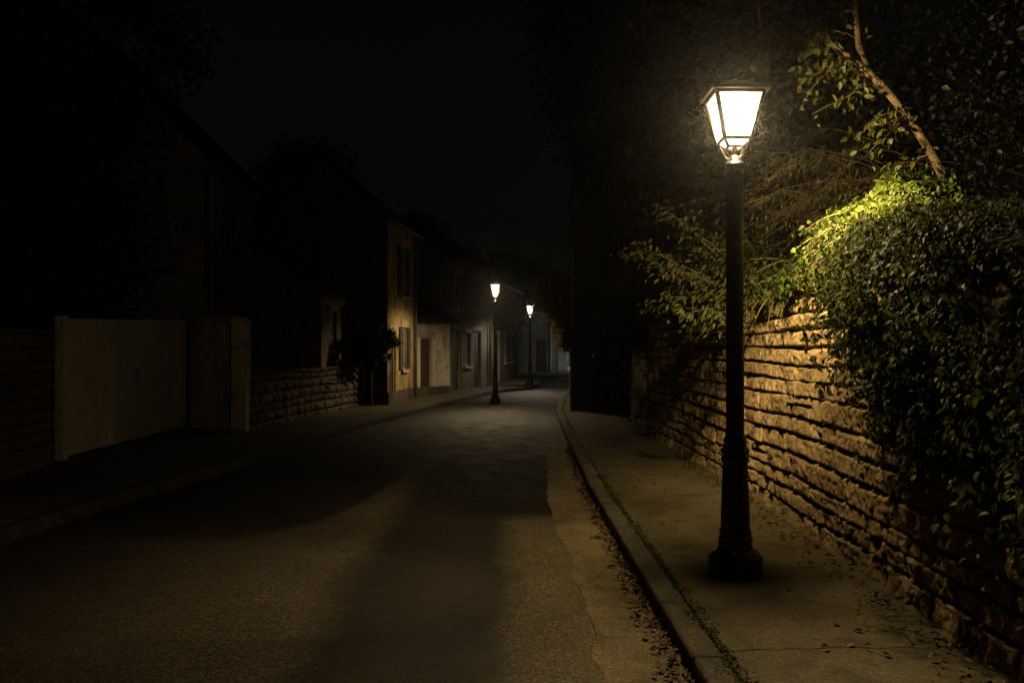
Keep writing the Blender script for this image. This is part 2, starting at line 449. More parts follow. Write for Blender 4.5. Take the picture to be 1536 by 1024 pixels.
def kerb(name, f, side, y0, y1, hi=12, km='kerb'):
    """row of kerb stones; side +1: pavement on +x"""
    V = []; Q = []
    y = y0
    prof = [(0.0,-.24),(0.0,-.11),(.001,-.022),(.008,-.007),(.024,.0),(.09,.002),(.15,.0),(.165,-.006),(KW,-.02),(KW,-.24)]
    while y < y1:
        L = random.uniform(.8, 1.05); n = 10 if y < hi else 3
        n += 2; ys = np.concatenate([[y+.002], np.linspace(y+.025, y+L-.025, n-1), [y+L-.002]]); base = len(V); k = len(prof)
        dz = random.uniform(-.006, .004); dx = random.uniform(-.006, .006)
        for j, yy in enumerate(ys):
            end = 1 if j in (0, n) else 0
            for i, (px, pz) in enumerate(prof):
                nzv = float(fnoise(yy*5, px*20+3, pz*20))*.006 if -.2 < pz else 0
                chip = .004*end if 1 < i < 8 else 0
                V.append((float(f(yy)) + side*(px+dx+nzv+chip*(1 if i < 5 else -1)), yy, pz+dz+nzv*.7-chip))
        for j in range(n):
            for i in range(k-1):
                a = base+j*k+i
                q = (a, a+1, a+k+1, a+k)
                Q.append(q if side < 0 else q[::-1])
        for j, rev in ((0, False), (n, True)):      # end caps
            c = [base+j*k+i for i in range(k)]
            for i in range(1, k-2): Q.append((c[0], c[i], c[i+1], c[i+1]))
        y += L
    Q2 = [q for q in Q if len(set(q)) == 4]; T = [q[:3] for q in Q if len(set(q)) == 3]
    return fast_mesh(name, np.array(V), np.array(Q2), M[km], None, True, np.array(T))
tag(kerb('kerb_right', KERB_R, 1, -6, 58), kind='structure')
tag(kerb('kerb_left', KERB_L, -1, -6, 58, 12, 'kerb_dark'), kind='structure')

# ------------------------------------------------------------------ stone walls
def stone_wall(name, path, height, material, core, cell=.03, side=-1, seed=1, thick=.4, course=(.11,.19), length=(.2,.62), z0=-.06, parent=None, depth=.05, undul=.05, edge=.02, rough=.028):
    """path: list of (x, y) along the face; stones bulge to side (-1: left of travel, +1: right)"""
    rs = np.random.default_rng(seed)
    P = np.array(path, float); seg = np.hypot(*np.diff(P, axis=0).T); S_ = np.concatenate([[0], np.cumsum(seg)]); L = S_[-1]
    def at(s):
        s = np.clip(s, 0, L)
        x = np.interp(s, S_, P[:,0]); y = np.interp(s, S_, P[:,1])
        e = .05; sx = np.interp(np.clip(s+e,0,L), S_, P[:,0])-np.interp(np.clip(s-e,0,L), S_, P[:,0])
        sy = np.interp(np.clip(s+e,0,L), S_, P[:,1])-np.interp(np.clip(s-e,0,L), S_, P[:,1])
        l = np.hypot(sx, sy); tx, ty = sx/l, sy/l
        return x, y, (-ty if side < 0 else ty), (tx if side < 0 else -tx)
    hf = height if callable(height) else (lambda s: np.full_like(np.asarray(s, float), height))
    Hmax = float(np.max(hf(np.linspace(0, L, 50))))
    V = []; Q = []; nb = 0
    z = z0; ci = 0
    while z < Hmax - .04:
        h = rs.uniform(*course)
        if z + h > Hmax - .06: h = Hmax - z
        s = -rs.uniform(0, .3)
        while s < L:
            l = rs.uniform(*length) * (1.15 if h > sum(course)/2 else .85)
            s0, s1 = max(s, 0), min(s+l, L)
            s += l
            if s1 - s0 < .08: continue
            sub = [(z, z+h)]
            if h > .15 and rs.random() < .07: k = rs.uniform(.4, .6); sub = [(z, z+h*k), (z+h*k, z+h)]
            for za, zb in sub:
                nx = max(5, int((s1-s0)/cell)); nz = max(4, int((zb-za)/cell))
                U, W = np.meshgrid(np.linspace(0,1,nx+1), np.linspace(0,1,nz+1), indexing='ij')
                g = .005
                jit = rs.uniform(-.008, .008, 8)
                uu = (s0+g) + (s1-s0-2*g)*U + .012*fnoise(zb*9+W*3, s0*7, 2, 2) + jit[0]*(1-U)*(1-W)+jit[1]*(1-U)*W+jit[2]*U*(1-W)+jit[3]*U*W
                ww = (za+g) + (zb-za-2*g)*W + .7*(jit[4]*(1-U)*(1-W)+jit[5]*(1-U)*W+jit[6]*U*(1-W)+jit[7]*U*W)
                rag = np.clip(1-np.minimum(W, 1-W)*(zb-za)/.04, 0, 1)
                ww = ww + rag*.014*fnoise(uu*9, (za+zb)*7, 4, 2)
                top = hf(uu)
                ww = ww + undul*vnoise(uu*.55, ci*.35+7)*np.clip((ww-z0)/.4, 0, 1)
                ww = np.where(zb >= Hmax-.01, np.minimum(ww, top), ww)
                e = np.minimum(np.minimum(U*(s1-s0), (1-U)*(s1-s0)), np.minimum(W*(zb-za), (1-W)*(zb-za)))
                pr = np.clip(e/edge, 0, 1); pr = np.sqrt(1-(1-pr)**2)
                off = rs.uniform(0, rough)
                rock = .024*fnoise(uu*4.5, ww*5.5, off*60, 3) + .030*(.5-np.abs(fnoise(uu*11+ci, ww*13, off*90, 3))) + .013*fnoise(uu*38, ww*42, 3, 2)
                tilt = rs.uniform(-.02,.02)*(U-.5) + rs.uniform(-.03,.02)*(W-.5)
                d = -.022 + pr*(depth+off+rock+tilt)
                x, y, nx_, ny_ = at(uu)
                V.append(np.stack([x+nx_*d, y+ny_*d, ww], -1).reshape(-1,3))
                n = nz+1; i = nb + (np.arange(nx)[:,None]*n + np.arange(nz)[None,:])
                q = np.stack([i, i+n, i+n+1, i+1], -1).reshape(-1,4)
                Q.append(q if side > 0 else q[:, ::-1]); nb += (nx+1)*(nz+1)
        z += h; ci += 1
    root = fast_mesh(name, np.concatenate(V), np.concatenate(Q), material, parent, True)
    # the mortar core behind the stones
    c = MB(); ss = np.linspace(0, L, max(2, int(L/.5)))
    x, y, nx_, ny_ = at(ss); hh = hf(ss)
    for i in range(len(ss)-1):
        pts = []
        for zz in (0, 1):
            for (k, o) in ((i, -.02), (i+1, -.02), (i+1, -thick), (i, -thick)):
                pts.append((x[k]+nx_[k]*o, y[k]+ny_[k]*o, -.3 if zz == 0 else hh[k]-.03))
        c.hexa(pts)
    c.build('mortar_core', core, root)
    return root

ysr = np.linspace(0.5, 16.0, 60)
w = stone_wall('stone_wall', [(float(WALL_R(y)), float(y)) for y in ysr], lambda s: 2.13+.03*vnoise(np.asarray(s)*.8, 2.2)-.012*np.maximum(np.asarray(s)-9,0), M['wall_stone'], M['wall_core'], .0165, -1, 5, .45, course=(.13,.225), length=(.2,.62), depth=.026, undul=.05, edge=.02, rough=.024)
tag(w, 'tall rough coursed limestone wall lit by the nearest lamp, running beside the pavement', 'wall')

# gate pier at the far end of the right wall
def pier(name, x, y, w_, h, label, material, rz=0, cat='gate pier'):
    e = empty(name, (x, y, 0), rz)
    m = MB()
    hgt = -.1; k = 0
    while hgt < h-.02:
        c = min(random.uniform(.2,.3), h-hgt); j = random.uniform(-.006,.006)
        m.box(-w_/2+j, w_/2+j, -w_/2-j, w_/2-j, hgt+.004, hgt+c-.004); hgt += c; k += 1
    m.box(-w_/2+.012, w_/2-.012, -w_/2+.012, w_/2-.012, -.1, h-.01)
    m.build('shaft', material, e)
    MB().hexa([(-w_/2-.05,-w_/2-.05,h),(w_/2+.05,-w_/2-.05,h),(w_/2+.05,w_/2+.05,h),(-w_/2-.05,w_/2+.05,h),
               (-w_/2+.03,-w_/2+.03,h+.09),(w_/2-.03,-w_/2+.03,h+.09),(w_/2-.03,w_/2-.03,h+.09),(-w_/2+.03,w_/2-.03,h+.09)]).build('cap', material, e)
    return tag(e, label, cat)
pier('gate_pier', 2.44, 16.35, .28, 1.52, 'slim stone pier at the far end of the tall limestone wall', M['plaster_sooty'])

# left walls
w = stone_wall('stone_wall', [(-6.05,4.0),(-6.3,10.5),(-6.62,12.3)], lambda s: 1.88+0*np.asarray(s), M['left_stone'], M['wall_core'], .05, 1, 9, .4)
tag(w, 'dark rubble stone wall at the left edge, just before the white gate', 'wall')
w = stone_wall('low_stone_wall', [(-5.26,17.1),(-4.72,20.9),(-4.32,24.4)], lambda s: 1.14+0*np.asarray(s), M['left_stone'], M['wall_core'], .045, 1, 12, .35, course=(.13,.22))
tag(w, 'low rubble stone wall on the left, past the white gate', 'wall')

# white boarded gate and the rendered return wall
g = empty('driveway_gate', (-6.6, 12.45, 0), math.atan2(5.1, -.1))
tag(g, 'wide white gate of narrow vertical boards on the left', 'gate')
Lg = 5.1
m = MB(); nbd = 44
for i in range(nbd):
    a = .14 + (Lg-.2)*i/nbd; b = .14 + (Lg-.2)*(i+1)/nbd
    j = random.uniform(-.004,.004); zt = 2.02+.13*(a/Lg)
    m.box(a+.004, b-.004, -.02+j, .02+j, .03, zt)
m.build('board_panel', M['gate'], g)
m = MB(); m.bar((.14,.045,.3),(Lg-.06,.045,.3), .05, .12).bar((.14,.045,1.1),(Lg-.06,.045,1.15), .05, .12).bar((.14,.045,1.8),(Lg-.06,.045,1.9), .05, .12)
m.hexa([(.14,-.03,2.025),(Lg-.06,-.03,2.15),(Lg-.06,.03,2.15),(.14,.03,2.025),(.14,-.03,2.06),(Lg-.06,-.03,2.19),(Lg-.06,.03,2.19),(.14,.03,2.06)])
m.build('rail', M['gate'], g)
m = MB(); m.box(-.02,.13,-.06,.06,-.1,2.1); m.build('gate_post', M['gate'], g)
m = MB(); m.tube([(2.55,-.03,1.05),(2.55,-.08,1.05),(2.55,-.08,1.25),(2.55,-.03,1.25)], .012, 8); m.build('handle', M['iron'], g)

rw = empty('rendered_wall', (-6.66, 17.62, 0), math.atan2(-.72, 1.18))
tag(rw, 'short pale rendered wall closing the driveway beside the white gate', 'wall')
MB().box(.02, 1.20, 0, .25, -.1, 2.2).build('panel', M['plaster_pale'], rw)
MB().box(0, 1.22, -.03, .28, 2.202, 2.26).build('coping', M['trim'], rw)
pier('gate_pier', -5.40, 17.02, .30, 2.13, 'pale square pier between the rendered wall and the low stone wall', M['plaster_pale'])

# ------------------------------------------------------------------ houses
def house(name, label, p0, p1, depth, eave, ridge, wallm, roofm, openings=(), hip=0, over=.25, chimney=None, pipe=None, cornice=None, gutter=True, cat='house', shutters=True, plinth=None, gable=None):
    """street facade from p0 to p1 (outward on the right of travel); local x along it, y inward"""
    ux, uy = p1[0]-p0[0], p1[1]-p0[1]; L = math.hypot(ux, uy)
    e = empty(name, (p0[0], p0[1], 0), math.atan2(uy, ux)); tag(e, label, cat)
    D = depth
    m = MB()
    # facade cut at the openings
    xs = sorted({0, L, *[o[1] for o in openings], *[o[2] for o in openings]})
    zs = sorted({-.3, eave, *[o[3] for o in openings], *[o[4] for o in openings]})
    for i in range(len(xs)-1):
        for j in range(len(zs)-1):
            cx, cz = (xs[i]+xs[i+1])/2, (zs[j]+zs[j+1])/2
            if any(o[1] < cx < o[2] and o[3] < cz < o[4] for o in openings): continue
            m.poly([(xs[i],0,zs[j]),(xs[i+1],0,zs[j]),(xs[i+1],0,zs[j+1]),(xs[i],0,zs[j+1])])
    R = .16
    for o in openings:
        _, a, b, c, d = o[:5]
        m.poly([(a,0,c),(a,R,c),(a,R,d),(a,0,d)][::-1]); m.poly([(b,0,c),(b,R,c),(b,R,d),(b,0,d)])
        m.poly([(a,0,d),(a,R,d),(b,R,d),(b,0,d)][::-1]); m.poly([(a,0,c),(a,R,c),(b,R,c),(b,0,c)])
    gz = ridge - .06
    gm_ = MB()
    for x in (0, L):
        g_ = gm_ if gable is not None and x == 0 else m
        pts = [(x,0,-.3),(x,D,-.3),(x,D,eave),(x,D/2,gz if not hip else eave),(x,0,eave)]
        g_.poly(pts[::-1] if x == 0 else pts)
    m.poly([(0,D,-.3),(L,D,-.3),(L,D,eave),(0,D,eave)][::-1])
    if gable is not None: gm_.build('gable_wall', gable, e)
    m.build('wall', wallm, e)
    # roof slabs
    k = (ridge-eave)/(D/2); r = MB(); th = .11; o_ = over
    za = eave - k*o_
    hx = hip
    ov = .12
    for s in (0, 1):
        y0, y1 = (-o_, D/2) if s == 0 else (D+o_, D/2)
        lo = [(-ov-hx*0, y0, za), (L+ov, y0, za)]; hi_ = [(L+ov-hx*D/2, y1, ridge), (-ov+hx*D/2, y1, ridge)]
        b = lo + hi_; t = [(p[0], p[1], p[2]+th) for p in b]
        r.hexa(b + t)
    if hx:
        for xe, xi in ((-ov, -ov+hx*D/2), (L+ov, L+ov-hx*D/2)):
            r.poly([(xe,-o_,za+th),(xe,D+o_,za+th),(xi,D/2,ridge+th)])
            r.poly([(xe,-o_,za),(xe,D+o_,za),(xi,D/2,ridge)])
    rf = r.build('roof', roofm, e)
    if chimney is not None:
        c = MB(); cx = chimney; c.box(cx-.3, cx+.3, D/2-.25, D/2+.25, ridge-.5, ridge+.75).box(cx-.35, cx+.35, D/2-.3, D/2+.3, ridge+.752, ridge+.84)
        c.lathe([(.09,ridge+.84),(.075,ridge+1.1)], 10)
        n = len(c.v)
        for i in range(n-20, n): c.v[i] = (c.v[i][0]+cx, c.v[i][1]+D/2, c.v[i][2])
        c.build('chimney', wallm, rf)
    if cornice:
        MB().box(-.04, L+.04, -.10, 0-.002, eave-.16, eave-.06).box(-.02, L+.02, -.06, -.002, eave-.24, eave-.165).build('cornice', M['trim'], e)
    if gutter:
        MB().tube([(-.1,-o_-.05,za+.02),(L+.1,-o_-.05,za+.02)], .06, 8).build('roof_gutter', M['zinc'], e)
    if pipe is not None:
        pl = M['pale_pipe'] if len(pipe) > 1 else M['zinc']
        MB().tube([(pipe[0],-o_-.02,za),(pipe[0],-.08,za-.28),(pipe[0],-.08,.05)], .05, 8).build('downpipe', pl, e)
    if plinth:
        MB().box(.01, L-.01, -.03, -.002, -.2, plinth).build('plinth', M['plaster_dark'], e)
    for o in openings:
        kind, a, b, c, d = o[:5]
        if kind == 'window':
            f = MB(); w_ = .06; y0, y1 = .07, .13
            f.box(a, a+w_, y0, y1, c, d).box(b-w_, b, y0, y1, c, d).box(a+w_, b-w_, y0, y1, c, c+w_).box(a+w_, b-w_, y0, y1, d-w_, d)
            mx = (a+b)/2; f.box(mx-.03, mx+.03, y0, y1-.005, c+w_, d-w_)
            for q in (1, 2): zz = c+(d-c)*q/3; f.box(a+w_, mx-.03, y0+.01, y1-.01, zz-.015, zz+.015).box(mx+.03, b-w_, y0+.01, y1-.01, zz-.015, zz+.015)
            wn = f.build('window', M['frame_paint'], e)
            MB().box(a+.02, b-.02, .10, .104, c+.02, d-.02).build('pane', M['glass'], wn)
            MB().box(a-.08, b+.08, -.08, .069, c-.09, c-.002).build('sill', M['trim'], wn)
            MB().box(a-.1, b+.1, -.03, -.002, d+.002, d+.2).build('lintel', M['trim'], wn)
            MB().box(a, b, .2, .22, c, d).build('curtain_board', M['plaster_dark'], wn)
            if shutters and len(o) <= 5:
                hw = (b-a)/2
                for (q0, q1) in ((a-hw-.02, a-.02), (b+.02, b+hw+.02)):
                    s = MB(); s.box(q0, q1, -.045, -.012, c, d); nsl = 14
                    for i in range(nsl):
                        zz = c+.06+(d-c-.12)*i/nsl; s.hexa([(q0+.05,-.058,zz),(q1-.05,-.058,zz),(q1-.05,-.046,zz),(q0+.05,-.046,zz),(q0+.05,-.048,zz+.07),(q1-.05,-.048,zz+.07),(q1-.05,-.046,zz+.07),(q0+.05,-.046,zz+.07)])
                    s.build('shutter', M['shutter'], wn)
        else:
            f = MB(); f.box(a, a+.07, .05, .14, c, d).box(b-.07, b, .05, .14, c, d).box(a+.07, b-.07, .05, .14, d-.07, d)
            dr = MB(); dr.box(a+.072, b-.072, .09, .13, c+.01, d-.072)
            for zz0, zz1 in ((.15,.45),(.52,.92)):
                z0, z1 = c+(d-c)*zz0, c+(d-c)*zz1; mx = (a+b)/2
                dr.box(a+.16, mx-.04, .078, .089, z0, z1).box(mx+.04, b-.16, .078, .089, z0, z1)
            dn = dr.build('door', M['door'], e); f.build('door_frame', M['trim'], dn)
            MB().tube([(b-.14,.07,c+1.0),(b-.14,.03,c+1.0),(b-.24,.03,c+1.0)], .012, 8).build('handle', M['zinc'], dn)
            MB().box(a-.12, b+.12, -.03, -.002, d+.002, d+.18).build('lintel', M['trim'], dn)
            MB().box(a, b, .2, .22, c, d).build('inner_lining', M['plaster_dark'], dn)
    return e

# left side, near to far
house('house', 'large dim house behind the white gate, with a downpipe at its corner', (-7.6,21.0), (-7.6,25.4), 8.5, 6.45, 10.6, M['plaster_grey'], M['roof'],
      [('window',1.9,2.8,3.6,5.3,0), ('window',1.9,2.8,.9,2.4,0)], over=.3, pipe=(.05,))
house('outbuilding', 'small low annexe with a pale cornice behind the low stone wall', (-4.85,21.7), (-4.72,24.2), 3.6, 3.0, 4.25, M['plaster_sooty'], M['roof'],
      [('window',.85,1.5,1.55,2.6,0)], over=.14, cornice=True, gutter=False, cat='annexe')
house('house', 'ochre rendered house with shutters lit by the farther lamps', (-3.55,24.35), (-3.2,27.9), 3.9, 5.35, 7.05, M['plaster_ochre'], M['roof'],
      [('window',1.6,2.4,3.2,4.7), ('window',1.75,2.45,.95,2.25), ('door',.25,1.0,-.02,2.1)], over=.18, pipe=(3.45,), plinth=.35, gable=M['plaster_dark'])  # unlit gable end: its shade is painted in as a darker render
house('cottage', 'low pale cottage directly past the ochre house', (-3.3,29.3), (-2.25,31.0), 3.2, 2.62, 3.55, M['plaster_pale'], M['roof'],
      [('door',.25,.95,-.02,2.0)], over=.15, gutter=True, plinth=.25, cat='cottage')
house('house', 'grey terraced house with tall doors behind the middle lamp', (-2.35,31.9), (-.95,35.9), 5, 5.0, 6.6, M['plaster_sooty'], M['roof_slate'],
      [('door',.35,1.15,-.02,2.3), ('window',1.55,2.15,.9,2.2,0), ('door',2.45,3.25,-.02,2.3), ('window',.5,1.1,3.1,4.4,0), ('window',2.5,3.1,3.1,4.4,0)], over=.2, pipe=(4.1,))
house('house', 'dark brown house set back behind the third lamp', (-.85,38.0), (.35,45.5), 5, 4.6, 6.2, M['plaster_dark'], M['roof_slate'],
      [('door',1.0,1.9,-.02,2.2), ('window',3.0,3.8,.9,2.2,0), ('window',5.0,5.8,.9,2.2,0)], over=.2, chimney=1)
house('house', 'distant grey house with a pale downpipe closing the street', (.4,56.0), (2.95,56.6), 5, 4.2, 5.8, M['plaster_grey'], M['roof_slate'],
      [('door',1.15,1.95,-.02,2.2)], over=.2, pipe=(2.2,1))
house('house', 'distant whitewashed house at the bend of the street', (3.1,58.0), (8.5,59.5), 5, 4.0, 5.6, M['plaster_cool'], M['roof_slate'],
      [('window',2.2,3.0,.9,2.2,0)], over=.2)
# right side
house('house', 'tall dark house hard on the pavement, half hidden by trees on the right', (2.0,30.0), (1.6,22.2), 7.0, 6.6, 9.2, M['plaster_black'], M['roof_slate'],
      [('window',1.5,2.3,1.0,2.4,0), ('window',5.0,5.8,1.0,2.4,0), ('door',3.3,4.2,-.02,2.2)], over=.02, gutter=False)

# dark boarded side gate beside the ochre house
sg = empty('side_gate', (-4.25, 24.45, 0), math.atan2(-.12, .7)); tag(sg, 'narrow dark side gate between low wall and ochre house', 'gate')
m = MB()
for i in range(6): m.box(.1*i+.003, .1*i+.097, -.02, .02, .04, 1.75)
m.build('board_panel', M['door'], sg)
MB().box(0,.6,.022,.06,.4,.5).build('rail', M['door'], sg)
MB().box(0,.6,.022,.06,1.4,1.5).build('rail', M['door'], sg)

# ------------------------------------------------------------------ street lamps
def luminaire(ld, front, back):
    # photometric distribution of a lantern (local +x is its strong side); tables are (elevation in degrees, relative intensity)
    ld.use_nodes = True; nt = ld.node_tree; nt.nodes.clear()
    out = N(nt, 'ShaderNodeOutputLight'); em = N(nt, 'ShaderNodeEmission', inp={0: (1,1,1,1)})
    sx = N(nt, 'ShaderNodeSeparateXYZ'); nt.links.new(N(nt, 'ShaderNodeTexCoord').outputs['Normal'], sx.inputs[0])
    u = math_(nt, 'ADD', math_(nt, 'MULTIPLY', sx.outputs[2], .5), .5)
    st = lambda t: [(.5+.5*math.sin(math.radians(d)), (k,)*3) for d, k in t]
    az = ramp(nt, math_(nt, 'ADD', math_(nt, 'MULTIPLY', sx.outputs[0], .5), .5), [(.63, (0,)*3), (.86, (1,)*3)])
    nt.links.new(mixc(nt, az, ramp(nt, u, st(back)), ramp(nt, u, st(front))), em.inputs[1])
    nt.links.new(em.outputs[0], out.inputs[0])
FRONT = [(-90,.02),(-76,.16),(-60,.30),(-46,.9),(-36,1),(-24,.60),(-12,.24),(0,.20),(20,.13),(40,.10)]
BACK = [(-90,.02),(-76,.15),(-56,.20),(-36,.14),(-26,.07),(-15,.04),(0,.04),(20,.04),(80,.02)]
FAR = [(-90,.1),(-60,.8),(-34,1),(-22,.5),(-14,.08),(-9,.02),(0,.007),(20,.005),(80,.004)]
def make_lamp():
    e = empty('street_lamp', (0,0,0))
    fl = lambda k, z: 1.0 if (k % 3) else .93
    m = MB()
    m.lathe([(.19,-.08),(.19,.005),(.193,.02),(.193,.115),(.186,.13),(.165,.145),(.158,.158),(.15,.165),(.125,.18),(.118,.2),(.12,.215)], 48)
    m.build('base', M['iron'], e, True)
    m = MB(); m.lathe([(.112,.215),(.122,.235),(.122,.262),(.108,.275),(.113,.29),(.113,.305),(.103,.32)], 48)
    m.build('moulding', M['iron'], e, True)
    m = MB(); m.lathe([(.102,.31),(.1,.45),(.094,.6),(.088,.74),(.087,.79)], 48, lambda k, z: 1.0 if k % 4 else .95)
    m.build('lower_column', M['iron'], e, True)
    m = MB(); m.lathe([(.088,.785),(.098,.8),(.1,.82),(.09,.835),(.088,.85),(.1,.862),(.1,.885),(.085,.9),(.078,.925),(.083,.935),(.083,.95),(.07,.97),(.066,1.0)], 48)
    m.build('collar', M['iron'], e, True)
    m = MB(); m.lathe([(.064,.995),(.063,1.6),(.061,2.3),(.060,2.86)], 48, fl)
    m.build('pole', M['iron'], e, True)
    m = MB(); m.lathe([(.060,2.855),(.064,2.87),(.064,2.905),(.06,2.912),(.077,2.918),(.077,2.926),(.062,2.938),(.05,2.95),(.047,2.97),(.03,2.985),(.018,2.99),(.016,3.05)], 40)
    m.build('neck', M['iron'], e, True)
    # lantern
    hb, ht, z0, z1 = .093, .165, 3.10, 3.41
    hb2, zb = .052, 3.048
    m = MB()
    for sx in (-1,1):
        for sy in (-1,1):
            m.bar((sx*hb,sy*hb,z0),(sx*ht,sy*ht,z1), .024)
            m.bar((sx*hb2,sy*hb2,zb),(sx*hb,sy*hb,z0), .011)
            m.tube([(sx*.086,sy*.086,z0-.012),(sx*.098,sy*.098,z0-.018),(sx*.082,sy*.082,z0-.03),(sx*.066,sy*.066,z0-.07),(sx*.05,sy*.05,z0-.115),(sx*.032,sy*.032,z0-.13)], .006, 6)
    for h, z, w_ in ((hb, z0, .02), (ht, z1, .022), (hb2, zb, .012)):
        for s in (-1,1):
            m.bar((-h+.002,s*h,z),(h-.002,s*h,z), w_); m.bar((s*h,-h+.002,z+.001),(s*h,h-.002,z+.001), w_-.001)
    lan = m.build('lantern_frame', M['brass'], e)
    for i in range(4):
        a = i*PI/2; c, s = math.cos(a), math.sin(a)
        R = lambda x, y, z: (x*c-y*s, x*s+y*c, z)
        MB().poly([R(-hb,-hb,z0+.004),R(hb,-hb,z0+.004),R(ht,-ht,z1-.006),R(-ht,-ht,z1-.006)]).poly([R(-hb2,-hb2,zb+.003),R(hb2,-hb2,zb+.003),R(hb,-hb,z0-.005),R(-hb,-hb,z0-.005)]).build('pane', M['pane'], lan)
    m = MB(); o = .205
    m.hexa([(-o,-o,z1+.012),(o,-o,z1+.012),(o,o,z1+.012),(-o,o,z1+.012),(-o,-o,z1+.036),(o,-o,z1+.036),(o,o,z1+.036),(-o,o,z1+.036)])
    m.hexa([(-o+.02,-o+.02,z1+.0362),(o-.02,-o+.02,z1+.0362),(o-.02,o-.02,z1+.0362),(-o+.02,o-.02,z1+.0362),(-.06,-.06,z1+.1),(.06,-.06,z1+.1),(.06,.06,z1+.1),(-.06,.06,z1+.1)])
    rf = m.build('lantern_roof', M['bronze'], e)
    MB().lathe([(.03,z1+.099),(.035,z1+.115),(.015,z1+.13),(.022,z1+.15),(.004,z1+.175)], 16).build('finial', M['brass'], rf, True)
    m = MB(); m.lathe([(.012,3.24),(.03,3.26),(.042,3.30),(.042,3.33),(.028,3.36),(.018,3.375)], 16)
    m.build('bulb', M['bulb'], e, True)
    ld = bpy.data.lights.new('lamp_light', 'POINT'); ld.energy = LAMP_W; ld.color = (1,.74,.38); ld.shadow_soft_size = .07
    luminaire(ld, FRONT, BACK)
    lo = bpy.data.objects.new('lamp_light', ld); link(lo, e); lo.location = (0,0,3.28); lo.rotation_euler = (0,0,math.radians(30))
    lo.visible_camera = True
    return e
LAMP_W = 6200
lamp = make_lamp()
lamp.location = (1.625, 6.22, 0); lamp.scale = (1.02,1.02,1.015)
G = 'black iron street lamps along the road'
tag(lamp, 'nearest and largest black iron street lamp, on the pavement beside the limestone wall', 'street lamp', G)
l2 = copy_tree(lamp); l2.location = (-.51, 26.0, -.065); l2.scale = (.86,.86,1.06)
tag(l2, 'lit street lamp standing out in the road before the grey terraced house', 'street lamp', G)
l3 = copy_tree(lamp); l3.location = (.77, 36.5, 0); l3.scale = (.92,.92,1.0)
tag(l3, 'smallest lit street lamp, far down the street by the dark brown house', 'street lamp', G)
for l, p, c in ((l2, 1300, (1,.77,.43)), (l3, 1000, (1,.88,.68))):
    for ch in l.children:
        if ch.type == 'LIGHT': ch.data.energy = p; ch.data.color = c; ch.rotation_euler = (0,0,PI); luminaire(ch.data, FAR, [(d, k*.75) for d, k in FAR])
l4 = copy_tree(lamp); l4.location = (5.0, 55.0, 0)
tag(l4, 'lamp round the bend, hidden but for its light on the whitewashed house', 'street lamp', G)
for ch in l4.children:
    if ch.type == 'LIGHT': ch.data.energy = 1700; ch.data.color = (.80,.90,1)

# ------------------------------------------------------------------ foliage
def leaf_mesh(name, P, D, Nn, size, material, parent=None, aspect=.5, fold=.18, simple=False):
    """P positions, D tip directions, Nn leaf normals, size per leaf"""
    n = len(P)
    D = D/np.linalg.norm(D, axis=1, keepdims=True)
    Sd = np.cross(D, Nn); Sd /= np.linalg.norm(Sd, axis=1, keepdims=True)+1e-9
    Up = np.cross(Sd, D)
    s = np.asarray(size)[:,None] * np.ones((n,1))
    if simple:
        loc = [(0,0,0),(.45,.5*aspect*2*.5,fold*.5),(1,0,-.08),(.45,-.5*aspect*2*.5,fold*.5)]
        V = np.stack([P + s*(a*D + b*Sd + c*Up) for a, b, c in loc], 1).reshape(-1,3)
        i = np.arange(n)[:,None]*4
        return fast_mesh(name, V, None, material, parent, False, np.concatenate([i+[0,1,2], i+[0,2,3]]))
    loc = [(0,0,0),(.25,aspect*.42,fold*.45),(.58,aspect*.44,fold*.4),(1,0,-.16),(.58,-aspect*.44,fold*.4),(.25,-aspect*.42,fold*.45),(.5,0,.0)]
    V = np.stack([P + s*(a*D + b*Sd + c*Up) for a, b, c in loc], 1).reshape(-1,3)
    i = np.arange(n)[:,None]*7
    Q = np.concatenate([i+[0,6,2,1], i+[0,5,4,6]]); T = np.concatenate([i+[6,3,2], i+[6,4,3]])
    return fast_mesh(name, V, Q, material, parent, False, T)

def rdir(n, rng=RNG):
    v = rng.normal(size=(n,3)); return v/np.linalg.norm(v, axis=1, keepdims=True)

def blob_crown(n, c, r, clumps=60, spread=.28, rng=RNG, zbias=0):
    """leaf positions in clumps inside an ellipsoid, densest towards its surface"""
    d = rdir(clumps, rng); k = rng.uniform(.45, 1.0, (clumps,1))**.6
    cc = d*k*np.array(r)*rng.uniform(.85,1.1,(clumps,1))
    idx = rng.integers(0, clumps, n)
    P = cc[idx] + rng.normal(size=(n,3))*spread*np.mean(r)*np.array([1,1,.75])*.55
    return P + np.array(c), cc + np.array(c)

